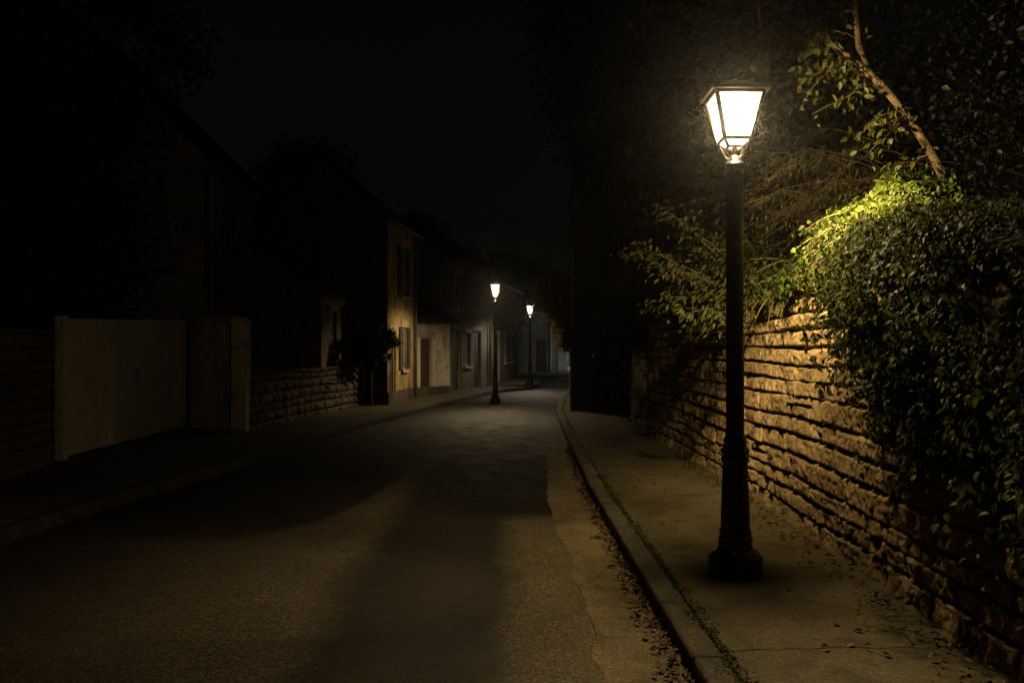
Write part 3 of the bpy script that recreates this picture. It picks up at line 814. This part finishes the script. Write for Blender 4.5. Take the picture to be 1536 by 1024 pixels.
def tree(name, label, base, trunk_pts, trunk_r, crowns, nleaf, size, leafm, barkm, clumps=60, limbs=10, cat='tree', spread=.28, simple=True, group=None):
    e = empty(name, base); tag(e, label, cat, group)
    b = np.array(base)
    m = MB(); tp = [Vector(p)-Vector(base) for p in trunk_pts]
    m.tube(tp, trunk_r, 9)
    PP = []; CC = []
    for c, r, share in crowns:
        p, cc = blob_crown(int(nleaf*share), c, r, clumps, spread); PP.append(p); CC.append(cc)
        tips = cc[RNG.integers(0, len(cc), limbs)]
        for t in tips:
            k = random.uniform(.45, 1.0); i = k*(len(tp)-1); i0 = min(int(i), len(tp)-2)
            s = tp[i0].lerp(tp[i0+1], i-i0); q = Vector(t)-Vector(base); mid = s.lerp(q, .5)+Vector((random.uniform(-.3,.3),random.uniform(-.3,.3),random.uniform(0,.35)))
            r0 = trunk_r[-1]*.7 if hasattr(trunk_r,'__len__') else trunk_r*.5
            m.tube([s, s.lerp(mid,.5)+Vector((0,0,.05)), mid, q], [r0, r0*.75, r0*.5, r0*.15], 6)
    m.build('trunk', barkm, e, True)
    P = np.concatenate(PP) - b; n = len(P)
    D = rdir(n) + np.array([0,0,-.5]); Nn = rdir(n) + np.array([0,0,.6])
    leaf_mesh('crown', P, D, Nn, size*RNG.uniform(.6,1.3,n), leafm, e, .55, .18, simple)
    return e

# -- ivy mound on and over the near stretch of the limestone wall
def ivy():
    rng = np.random.default_rng(21)
    e = empty('ivy', (2.9, 5.5, 0)); tag(e, 'dense glossy ivy spilling over the top of the tall limestone wall', 'ivy')
    b = np.array([2.9,5.5,0])
    # sections along y: centre x, centre z, radius x, radius z (up), radius z (down)
    tab = np.array([ # y, cx, cz, rx, rup, rdn
        [2.2, 2.95, 1.9, .80, .42, 1.15],
        [3.6, 2.95, 1.9, .78, .42, 1.12],
        [4.3, 2.95, 1.95, .78, .44, .90],
        [4.8, 2.95, 1.98, .80, .46, .74],
        [5.2, 2.95, 2.02, .80, .46, .52],
        [5.7, 3.00, 2.05, .76, .50, .36],
        [6.1, 3.08, 2.14, .64, .58, .40],
        [6.6, 3.16, 2.32, .58, .58, .18],
        [7.2, 3.20, 2.36, .44, .54, .12],
        [8.2, 3.16, 2.34, .38, .34, .10],
        [9.2, 3.12, 2.26, .36, .20, .10],
        [10.5, 3.05, 2.15, .42, .18, .10]])
    def sec(y): return [np.interp(y, tab[:,0], tab[:,i]) for i in range(1,6)]
    def surf(y, a, k=1.0):
        cx, cz, rx, ru, rd = sec(y)
        bul = 1 + .44*fnoise(y*1.7, np.cos(a)*1.6+4, np.sin(a)*1.6, 3) + .07*vnoise(y*7, np.cos(a)*4, np.sin(a)*4)
        x = cx - np.sign(np.cos(a))*np.abs(np.cos(a))**np.where(np.sin(a) > 0, .95, .62)*rx*k*bul*.90
        z = cz + np.where(np.sin(a) > 0, ru, rd)*np.sign(np.sin(a))*np.abs(np.sin(a))**.8*k*bul
        return np.stack([x, y, z], -1)
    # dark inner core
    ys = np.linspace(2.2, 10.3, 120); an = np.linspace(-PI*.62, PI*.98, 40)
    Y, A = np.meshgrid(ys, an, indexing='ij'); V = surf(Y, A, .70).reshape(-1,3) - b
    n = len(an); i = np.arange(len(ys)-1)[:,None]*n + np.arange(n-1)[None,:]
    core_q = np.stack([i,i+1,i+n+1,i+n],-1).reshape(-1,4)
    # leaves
    n = 66000
    y = 2.3 + 8.1*rng.random(n)**1.15; a = rng.uniform(-PI*.58, PI*.85, n)
    keep = fnoise(y*4.2, np.cos(a)*3+9, np.sin(a)*3, 2) > -.06 - .3*(rng.random(n) < .35) + .0*y
    y, a = y[keep], a[keep]; n = len(y)
    k = rng.uniform(.8, 1.12, n) + np.where(rng.random(n) < .06, rng.uniform(0,.22,n), 0)
    P = surf(y, a, 1.0); C = np.stack([sec(y)[0], y, sec(y)[1]], -1)
    P = C + (P-C)*k[:,None]
    out = P-C; out /= np.linalg.norm(out, axis=1, keepdims=True)+1e-9
    D = np.array([-.15,0,-.8]) + .55*out + .75*rdir(n, rng)
    Nn = out + .55*rdir(n, rng) + np.array([0,0,.45])
    size = .047*rng.uniform(.45,1.45,n)*np.clip(y/6.2, .62, 1)
    # hanging strands
    SP = []; sm = MB(); sm.v = [tuple(q) for q in V]; sm.f = [tuple(int(k) for k in q) for q in core_q]
    for _ in range(150):
        yy = rng.uniform(3.4, 5.9) if rng.random() < .85 else rng.uniform(6.5, 9.0)
        aa = -PI*rng.uniform(.05,.45)
        p = surf(np.array([yy]), np.array([aa]), .95)[0]
        L = rng.uniform(.12,.75) if yy < 6.5 else rng.uniform(.04,.14)
        wx = float(WALL_R(yy)) - .12
        pts = []
        for t in np.linspace(0,1,13):
            q = p + np.array([.05*math.sin(t*4+yy*9), .06*math.sin(t*5+yy*13), -L*t]); q[0] = min(q[0], wx); pts.append(q)
        sm.tube([Vector(q-b) for q in pts], .004, 4)
        for q in pts: 
            for _k in range(4): SP.append(q + rng.normal(size=3)*.022)
    # loose shoots that stand up out of the mound towards the lamp
    for _ in range(520):
        yy = rng.uniform(3.6, 8.6) if rng.random() < .45 else rng.uniform(5.2, 7.6); aa = rng.uniform(-PI*.42, PI*.62) if yy < 6.2 else rng.uniform(.0, PI*.62)
        p = surf(np.array([yy]), np.array([aa]), .95)[0]; c = np.array([sec(yy)[0], yy, sec(yy)[1]])
        o = (p-c)/np.linalg.norm(p-c); L = rng.uniform(.10,.34) if aa < .6 else rng.uniform(.08,.22); w = rng.normal(size=3)*.3 + np.array([-.1,.2,.0])
        pts = [p + (o + w*t)*L*t + np.array([0,0,-.24*t*t]) for t in np.linspace(0,1,6)]
        sm.tube([Vector(q-b) for q in pts], [.005,.0045,.004,.0035,.003,.002], 4)
        for q in pts[1:]:
            for _k in range(5): SP.append(q + rng.normal(size=3)*.03)
    for _ in range(9):
        yy = rng.uniform(7.6, 9.8); p = np.array([float(WALL_R(yy))+.05, yy, 2.12+.1*rng.random()])
        d = np.array([-rng.uniform(.15,.45), rng.uniform(-.25,.25), .05]); L = rng.uniform(.5,1.1)
        pts = [p + d*t*L + np.array([0,0,.12*t-.5*L*t*t]) for t in np.linspace(0,1,7)]
        sm.tube([Vector(q-b) for q in pts], [.006,.0055,.005,.004,.0035,.003,.002], 4)
        for q in pts[2:]:
            for _k in range(3): SP.append(q + rng.normal(size=3)*.03)
    for _ in range(85):      # long arching sprays that break the outline
        yy = rng.uniform(4.6, 8.4); cx, cz, rx, ru, rd = sec(yy)
        p = np.array([cx - rx*rng.uniform(-.3,.75), yy, cz + ru*rng.uniform(.45,.85)])
        d = np.array([-rng.uniform(.1,.8), rng.uniform(-.6,.5), .55*rng.random()+.1]); L = rng.uniform(.35,.8)
        if p[0] + d[0]*L < 2.0: d[0] *= .4
        pts = [p + d*t*L + np.array([0,0,-.62*L*t*t]) for t in np.linspace(0,1,11)]
        sm.tube([Vector(q-b) for q in pts], [.006*(1-.07*k) for k in range(11)], 4)
        for q in pts[2:]:
            for _k in range(5): SP.append(q + rng.normal(size=3)*.032)
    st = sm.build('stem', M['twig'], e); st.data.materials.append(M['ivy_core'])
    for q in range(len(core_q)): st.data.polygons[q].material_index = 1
    SP = np.array(SP); ns = len(SP)
    P = np.concatenate([P, SP]); D = np.concatenate([D, np.array([-.1,0,-.7])+.7*rdir(ns, rng)])
    Nn = np.concatenate([Nn, np.array([-.5,.1,.4])+.5*rdir(ns, rng)]); size = np.concatenate([size, .05*rng.uniform(.6,1.3,ns)])
    leaf_mesh('foliage', P-b, D, Nn, size, M['ivy'], e, .62, .2)
ivy()

# -- leaning tree behind the wall
def leaning_tree():
    rng = np.random.default_rng(31)
    base = (4.05, 6.7, -.2); e = empty('leaning_tree', base)
    tag(e, 'slender leaning tree with a forked trunk rising out of the ivy', 'tree')
    b = Vector(base); m = MB()
    main = [(4.05,6.7,-.2),(3.92,6.75,1.6),(3.72,6.8,2.4),(3.53,6.8,2.82),(3.37,6.8,3.15),(3.18,6.8,3.46),(2.98,6.8,3.70),(2.80,6.8,3.88)]
    m.tube([Vector(p)-b for p in main], [.075,.06,.046,.04,.037,.034,.032,.03], 10)
    up = [(2.84,6.8,3.85),(2.78,6.82,4.05),(2.765,6.85,4.35),(2.74,6.9,4.9),(2.66,6.9,5.6),(2.5,7,6.4)]
    m.tube([Vector(p)-b for p in up], [.029,.027,.025,.022,.018,.01], 9)
    lf = [(2.82,6.8,3.86),(2.66,6.8,3.98),(2.52,6.8,4.09),(2.40,6.78,4.15),(2.28,6.75,4.17),(2.15,6.7,4.12)]
    m.tube([Vector(p)-b for p in lf], [.026,.02,.014,.01,.007,.004], 8)
    lp = []
    def twig(s, d, L, r, nl, droop=.25):
        pts = [Vector(s) + Vector(d)*L*t + Vector((0,0,-droop*L*t*t)) + Vector(rng.normal(size=3)*.015) for t in np.linspace(0,1,6)]
        m.tube([p-b for p in pts], [r*(1-.8*t) for t in np.linspace(0,1,6)], 5)
        for p in pts[1:]:
            for _ in range(nl): lp.append(np.array(p)+rng.normal(size=3)*.05)
    for s in lf[1:]:
        for _ in range(3):
            d = rng.normal(size=3); d[2] = abs(d[2])*.2-.35; d[0] -= .2; twig(s, d/np.linalg.norm(d), rng.uniform(.2,.45), .007, 4)
    for k in range(12):       # twigs on the trunk, hanging below it to the left
        i = rng.uniform(3.0,7.0); i0 = int(min(i,6)); s = Vector(main[i0]).lerp(Vector(main[i0+1]), i-i0)
        d = np.array([-.9,rng.uniform(-.5,.5),rng.uniform(-.35,.35)]); twig(s, d, rng.uniform(.2,.5), .007, 4)
    for k in range(70):       # upper crown, to the right and above
        s = Vector(up[rng.integers(3,6)]).lerp(Vector(up[rng.integers(3,6)]), rng.random())
        d = rng.normal(size=3); d[0] = abs(d[0])*.9; d[2] = abs(d[2])*.6; d /= np.linalg.norm(d)
        twig(s, d, rng.uniform(.5,1.5), .008, 11, .35)
    m.build('trunk', M['bark'], e, True)
    P = np.array(lp); n = len(P)
    leaf_mesh('crown', P-np.array(base), rdir(n,rng)+np.array([-.1,0,-.9]), rdir(n,rng)+np.array([-.5,-.2,.5]), .066*rng.uniform(.6,1.3,n), M['leaf_olive'], e, .5)
leaning_tree()

# -- arching bare shoots between the lamp head and the leaning tree
def weeping():
    rng = np.random.default_rng(41); base = (3.75, 8.8, 0)
    e = empty('weeping_shrub', base); tag(e, 'arching shrub of bare brown shoots behind the wall, left of the leaning tree', 'shrub')
    b = Vector(base); m = MB(); lp = []
    crown = Vector((3.75, 8.8, 3.3))
    m.tube([Vector((0,0,-.2)), Vector((.05,0,1.5)), crown-b], [.06,.05,.035], 8)
    for i in range(62):
        a = rng.uniform(-.55,.75); L = rng.uniform(.4,1.25)
        d = Vector((-1, rng.uniform(-.55,.35), 0)).normalized()
        s = crown + Vector(rng.normal(size=3)*np.array([.35,.25,.2])); rise = .12 + .38*rng.random()
        pts = []
        for t in np.linspace(0,1,10):
            pts.append(s + d*L*t + Vector((0,0,rise*L*(t*1.1) - (.55+.3*a)*L*t*t)) + Vector((0, .05*math.sin(6*t+i), .02*math.sin(9*t+i*2))))
        r = rng.uniform(.002,.005)
        m.tube([p-b for p in pts], [r*(1-.7*t) for t in np.linspace(0,1,10)], 5)
        for p in pts[2:]:
            if rng.random() < .65:
                q = [p, p+Vector(rng.normal(size=3)*.05)+Vector((-.08,0,-.05)), p+Vector(rng.normal(size=3)*.07)+Vector((-.18,0,-.13))]
                m.tube([x-b for x in q], [r*.5,r*.4,r*.2], 4)
            for _ in range(3 if rng.random() < .75 else 0): lp.append(np.array(p)+rng.normal(size=3)*.05+np.array([0,0,-.04]))
    m.build('shoot', M['twig'], e)
    P = np.array(lp); n = len(P)
    leaf_mesh('foliage', P-np.array(base), rdir(n,rng)*.6+np.array([-.4,0,-.9]), rdir(n,rng)+np.array([-.5,-.2,.3]), .06*rng.uniform(.5,1.2,n), M['leaf_green'], e, .32)
weeping()

# -- leafy branch hanging over the pavement to the left of the near lamp
def overhang():
    rng = np.random.default_rng(51); base = (3.2, 10.2, 0)
    e = empty('overhanging_shrub', base); tag(e, 'shrub with yellowing leaves overhanging the pavement left of the near lamp pole', 'shrub')
    b = Vector(base); m = MB(); lp = []; lo = []
    root = Vector((3.2,10.2,1.9))
    m.tube([Vector((0,0,-.2)), Vector((0,0,1)), root-b], [.05,.045,.04], 8)
    def at(px, py, y): return Vector(((px-768)*y/1280, y, 1.64+(520.5-py)*y/1280))
    ends = [(1003,318,8.9),(950,382,9.2),(962,372,9.0),(1030,340,9.0),(985,395,9.2),(1010,405,9.0),(1045,372,9.4),(1075,360,9.6),
            (1000,445,9.2),(1030,470,9.0),(1060,440,9.2),(1080,470,9.0),(1020,430,9.6),(1065,490,9.2),(985,462,9.8),(1085,400,9.4),
            (1110,430,9.6),(1130,455,9.4),(1150,410,9.2),(1125,370,9.6),(1140,340,10),(1160,380,9.8),(1170,440,9.4),(1105,390,10),(1095,330,10.2),(1150,300,10)]
    for (px,py,y) in ends:
        q = at(px,py,y); s = root + Vector(rng.normal(size=3)*.15); mid = s.lerp(q,.5)+Vector((0,0,.18))
        pts = [s*(1-t)**2 + mid*2*t*(1-t) + q*t*t for t in np.linspace(0,1,9)]
        m.tube([p-b for p in pts], [.018*(1-.85*t) for t in np.linspace(0,1,9)], 6)
        d = (pts[-1]-pts[-3]).normalized()
        for p in pts[3:]:
            for _ in range(17): lp.append(np.array(p)+rng.normal(size=3)*np.array([.10,.12,.06])); lo.append(np.array(d))
        for _ in range(14): lp.append(np.array(q)+rng.normal(size=3)*.05); lo.append(np.array(d))
    m.build('branch', M['twig'], e)
    P = np.array(lp); n = len(P)
    leaf_mesh('foliage', P-np.array(base), .6*rdir(n,rng)+.5*np.array(lo)+np.array([-.2,0,-.55]), rdir(n,rng)*.6+np.array([.1,-.5,.9]), .078*rng.uniform(.55,1.25,n), M['leaf_olive'], e, .42)
overhang()

# -- dark hedge and trees on the right
tree('hedge', 'dark leafy hedge behind the far half of the limestone wall', (3.4,13.0,0), [(3.4,13,-.2),(3.4,13,1.5),(3.4,13,2.6)], [.08,.06,.04],
     [((3.25,11.0,2.2),(.55,1.3,1.0),.3), ((3.25,13.2,2.3),(.6,1.6,1.3),.3), ((3.2,15.4,2.2),(.6,1.6,1.4),.25), ((3.0,17.6,1.6),(.5,1.5,1.5),.15)], 15000, .10, M['leaf_dark'], M['bark_dark'], 60, 6, 'hedge')
tree('hedge', 'dark clipped hedge past the slim stone pier', (2.9,19.2,0), [(2.9,19.2,-.2),(2.9,19.2,1.2),(2.9,19.2,2.0)], [.07,.06,.04],
     [((2.95,18.2,1.25),(.5,1.4,1.35),.5), ((2.85,20.4,1.3),(.5,1.6,1.4),.5)], 11000, .09, M['leaf_conifer'], M['bark_dark'], 80, 6, 'hedge')
tree('broad_tree', 'big dark tree whose crown hangs over the street on the right', (3.9,19.6,0), [(3.9,19.6,-.2),(3.8,19.6,2.5),(3.7,19.8,4.8),(3.4,20,7)], [.28,.22,.18,.12],
     [((3.2,19.5,7.8),(2.7,2.6,2.7),.5), ((4.2,18.5,5.2),(2.2,2.0,2.2),.3), ((1.9,20.0,9.2),(1.5,1.8,1.9),.2)], 30000, .16, M['leaf_dark'], M['bark_dark'], 90, 14)
tree('broad_tree', 'dark tree filling the space above the middle of the limestone wall', (4.6,12.6,0), [(4.6,12.6,-.2),(4.5,12.6,2.2),(4.3,12.6,4.0)], [.2,.16,.1],
     [((4.3,12.3,4.4),(1.9,1.9,1.9),.55), ((4.0,13.2,7.0),(2.2,2.0,1.9),.45)], 22000, .13, M['leaf_dark'], M['bark_dark'], 80, 12)
tree('broad_tree', 'dark leafy tree in the upper right corner behind the ivy', (6.6,7.8,0), [(6.6,7.8,-.2),(6.5,7.8,2.2),(6.2,7.8,4.0)], [.18,.15,.1],
     [((5.9,7.6,3.9),(1.9,1.6,1.7),.6), ((5.6,8.2,5.8),(1.9,1.6,1.4),.4)], 34000, .065, M['leaf_dark'], M['bark_dark'], 130, 12)
# yellow lit creeper on the corner of the dark house
def creeper():
    rng = np.random.default_rng(61); base = (1.55, 22.6, 0); e = empty('climbing_shrub', base)
    tag(e, 'yellow leafed shrub hanging from the corner of the tall dark house', 'shrub')
    b = Vector(base); m = MB(); lp = []
    m.tube([Vector((.0,-.5,-.1)), Vector((.0,-.5,2)), Vector((-.02,-.5,3.4))], [.05,.04,.02], 7)
    for i in range(95):
        z = rng.uniform(1.7, 3.4); reach = .9*math.exp(-((z-3.1)/.55)**2) + .28
        s = Vector((1.53,22.1,z+.1)); q = s + Vector((-reach*rng.uniform(.15,1.0), rng.uniform(-.3,.9), rng.uniform(-.35,.15)))
        m.tube([s-b, s.lerp(q,.5)-b+Vector((0,0,.06)), q-b], [.012,.008,.003], 5)
        for t in np.linspace(.3,1,5):
            for _ in range(6): lp.append(np.array(s.lerp(q,t))+rng.normal(size=3)*.06)
    m.build('branch', M['bark_dark'], e)
    P = np.array(lp); n = len(P)
    leaf_mesh('foliage', P-np.array(base), rdir(n,rng)+np.array([-.3,.1,-.7]), rdir(n,rng)+np.array([-.4,.4,.4]), .13*rng.uniform(.6,1.3,n), M['leaf_yellow'], e, .55)
creeper()

# left side trees
tree('round_bush', 'dark rounded bush in front of the ochre house', (-3.95,23.9,0), [(-3.95,23.9,-.1),(-3.95,23.9,.9),(-3.9,23.9,1.6)], [.05,.045,.03],
     [((-3.72,23.8,1.72),(.56,.5,.52),1)], 5200, .075, M['leaf_conifer'], M['bark_dark'], 50, 10, 'bush', .22)
tree('broad_tree', 'dark tree standing behind and between the two large left houses', (-8.6,34,0), [(-8.6,34,-.2),(-8.5,34,3),(-8.4,34,6)], [.3,.25,.15],
     [((-8.2,34,7.2),(1.9,2.2,2.9),1)], 9000, .26, M['leaf_conifer'], M['bark_dark'], 60, 10)
tree('broad_tree', 'huge black tree rising at the far left beside the house', (-11.0,17.5,0), [(-11,17.5,-.2),(-11,17.5,3),(-11,17.5,6)], [.4,.35,.2],
     [((-11.3,17.0,6.0),(2.9,2.4,4.6),.5), ((-9.0,18.2,3.6),(1.2,1.6,2.3),.15), ((-8.7,17.2,8.0),(2.3,2.0,2.7),.3), ((-8.6,15.5,2.3),(1.1,2.0,1.2),.2)], 22000, .2, M['leaf_conifer'], M['bark_dark'], 90, 12)
tree('broad_tree', 'low dark tree behind the roofs past the ochre house', (-4.4,42,0), [(-4.4,42,-.2),(-4.4,42,2.5),(-4.4,42,5)], [.25,.2,.12],
     [((-4.6,42,5.6),(2.0,2,2.4),.5), ((-2.4,43,4.6),(1.6,1.6,2.0),.5)], 9000, .26, M['leaf_conifer'], M['bark_dark'], 60, 8)
tree('broad_tree', 'faint dark tree beyond the third lamp', (-.4,52,0), [(-.4,52,-.2),(-.4,52,2.5),(-.4,52,5)], [.25,.2,.12],
     [((-.6,52,5.2),(2.4,2,2.4),.6), ((2.0,60,5.0),(2.4,1.6,1.8),.4)], 9000, .3, M['leaf_conifer'], M['bark_dark'], 60, 8)

# ------------------------------------------------------------------ litter and moss
def scatter(name, n, xf, y0, y1, zf, size, material, ybias=1.0, lift=.012, seed=3, aspect=.6):
    rng = np.random.default_rng(seed)
    y = y0 + (y1-y0)*rng.random(n)**ybias; x = xf(y, rng)
    z = zf(x, y) + lift*rng.random(n)
    D = rdir(n, rng)*np.array([1,1,.25]); Nn = np.array([0,0,1]) + .45*rdir(n, rng)
    o = leaf_mesh(name, np.stack([x,y,z],-1), D, Nn, size*rng.uniform(.3,1.5,n)**1.2, material, None, aspect, .45)
    return tag(o, kind='stuff')
def gx(y, rng):
    return KERB_R(y) - np.abs(rng.normal(size=len(y)))*np.interp(y, [3,6,9,14], [.075,.07,.06,.05]) - .012
o = scatter('fallen_leaves', 1700, gx, 2.6, 15, lambda x, y: road_z(x, y)+.010, .038, M['litter'], 1.7, .03, 3)
tag(o, 'brown and orange fallen leaves lying in the gutter along the kerb', 'fallen leaves')
def wx(y, rng): return WALL_R(y) - .09 - np.abs(rng.normal(size=len(y)))*np.interp(y, [3,6,12], [.22,.16,.10])
o = scatter('fallen_leaves', 800, wx, 2.6, 13, lambda x, y: .004+0*x, .036, M['litter'], 1.3, .03, 4)
tag(o, 'brown fallen leaves drifted along the foot of the limestone wall', 'fallen leaves')
def px_(y, rng): return 1.2 + 1.2*rng.random(len(y))
o = scatter('fallen_leaves', 60, px_, 3.4, 12, lambda x, y: .003+0*x, .04, M['litter'], 1.2, .006, 6)
tag(o, 'few single leaves strewn across the open pavement', 'fallen leaves')
def mx_(y, rng):
    return KERB_R(y) + KW + .012 + rng.normal(size=len(y))*.022*(1+np.clip(vnoise(y*2.3, 1.0)*1.5, -.6, 1.6))
o = scatter('moss', 3600, mx_, 2.8, 11, lambda x, y: -.004+0*x, .02, M['moss'], 1.3, .014, 5, .6)
tag(o, 'green moss and tiny weeds in the joint between kerb and pavement', 'moss')

# ------------------------------------------------------------------ haze, sky, camera
HAZE = .0018
m = MB(); m.box(-90, 90, -30, 150, -1.4, 22)
def haze_mat():
    mm, nt, out = mat('thin night haze')
    v = N(nt, 'ShaderNodeVolumePrincipled', inp={'Color': (.9,.9,.9,1), 'Density': HAZE, 'Anisotropy': .95})
    nt.links.new(v.outputs[0], out.inputs['Volume']); return mm
hz = m.build('haze', haze_mat()); tag(hz, kind='stuff')
tag(hz, 'thin night haze hanging over the street and glowing round the lamps', 'haze')
gr = bpy.data.objects['ground']; gr.scale = (.55,.55,1)

world = bpy.data.worlds.new('World'); scene.world = world; world.use_nodes = True
nt = world.node_tree; nt.nodes.clear()
sky = nt.nodes.new('ShaderNodeTexSky'); sky.sky_type = 'NISHITA'; sky.sun_disc = False
sky.sun_elevation = math.radians(2.0); sky.sun_rotation = math.radians(150); sky.altitude = 0; sky.ozone_density = 1.8
bg = nt.nodes.new('ShaderNodeBackground'); bg.inputs[1].default_value = .0014
wo = nt.nodes.new('ShaderNodeOutputWorld')
nt.links.new(sky.outputs[0], bg.inputs[0]); nt.links.new(bg.outputs[0], wo.inputs[0])

cd = bpy.data.cameras.new('camera'); cam = bpy.data.objects.new('camera', cd); link(cam)
cam.location = (0,0,1.64); cam.rotation_euler = (math.radians(90+.38),0,0)
cd.lens = 30; cd.sensor_width = 36; cd.clip_end = 1000; cd.clip_start = .05
cd.dof.use_dof = True; cd.dof.focus_distance = 6.3; cd.dof.aperture_fstop = 2.8
scene.camera = cam

vs = scene.view_settings
scene.display_settings.display_device = 'sRGB'
vs.view_transform = 'Standard'; vs.look = 'None'; vs.exposure = 0; vs.gamma = 1; vs.use_curve_mapping = False
cy = scene.cycles
cy.use_denoising = True
try: cy.denoiser = 'OPENIMAGEDENOISE'
except Exception: pass
cy.max_bounces = 6; cy.diffuse_bounces = 3; cy.glossy_bounces = 2; cy.transmission_bounces = 4; cy.volume_bounces = 0; cy.transparent_max_bounces = 12
cy.sample_clamp_indirect = 3; cy.caustics_reflective = False; cy.caustics_refractive = False
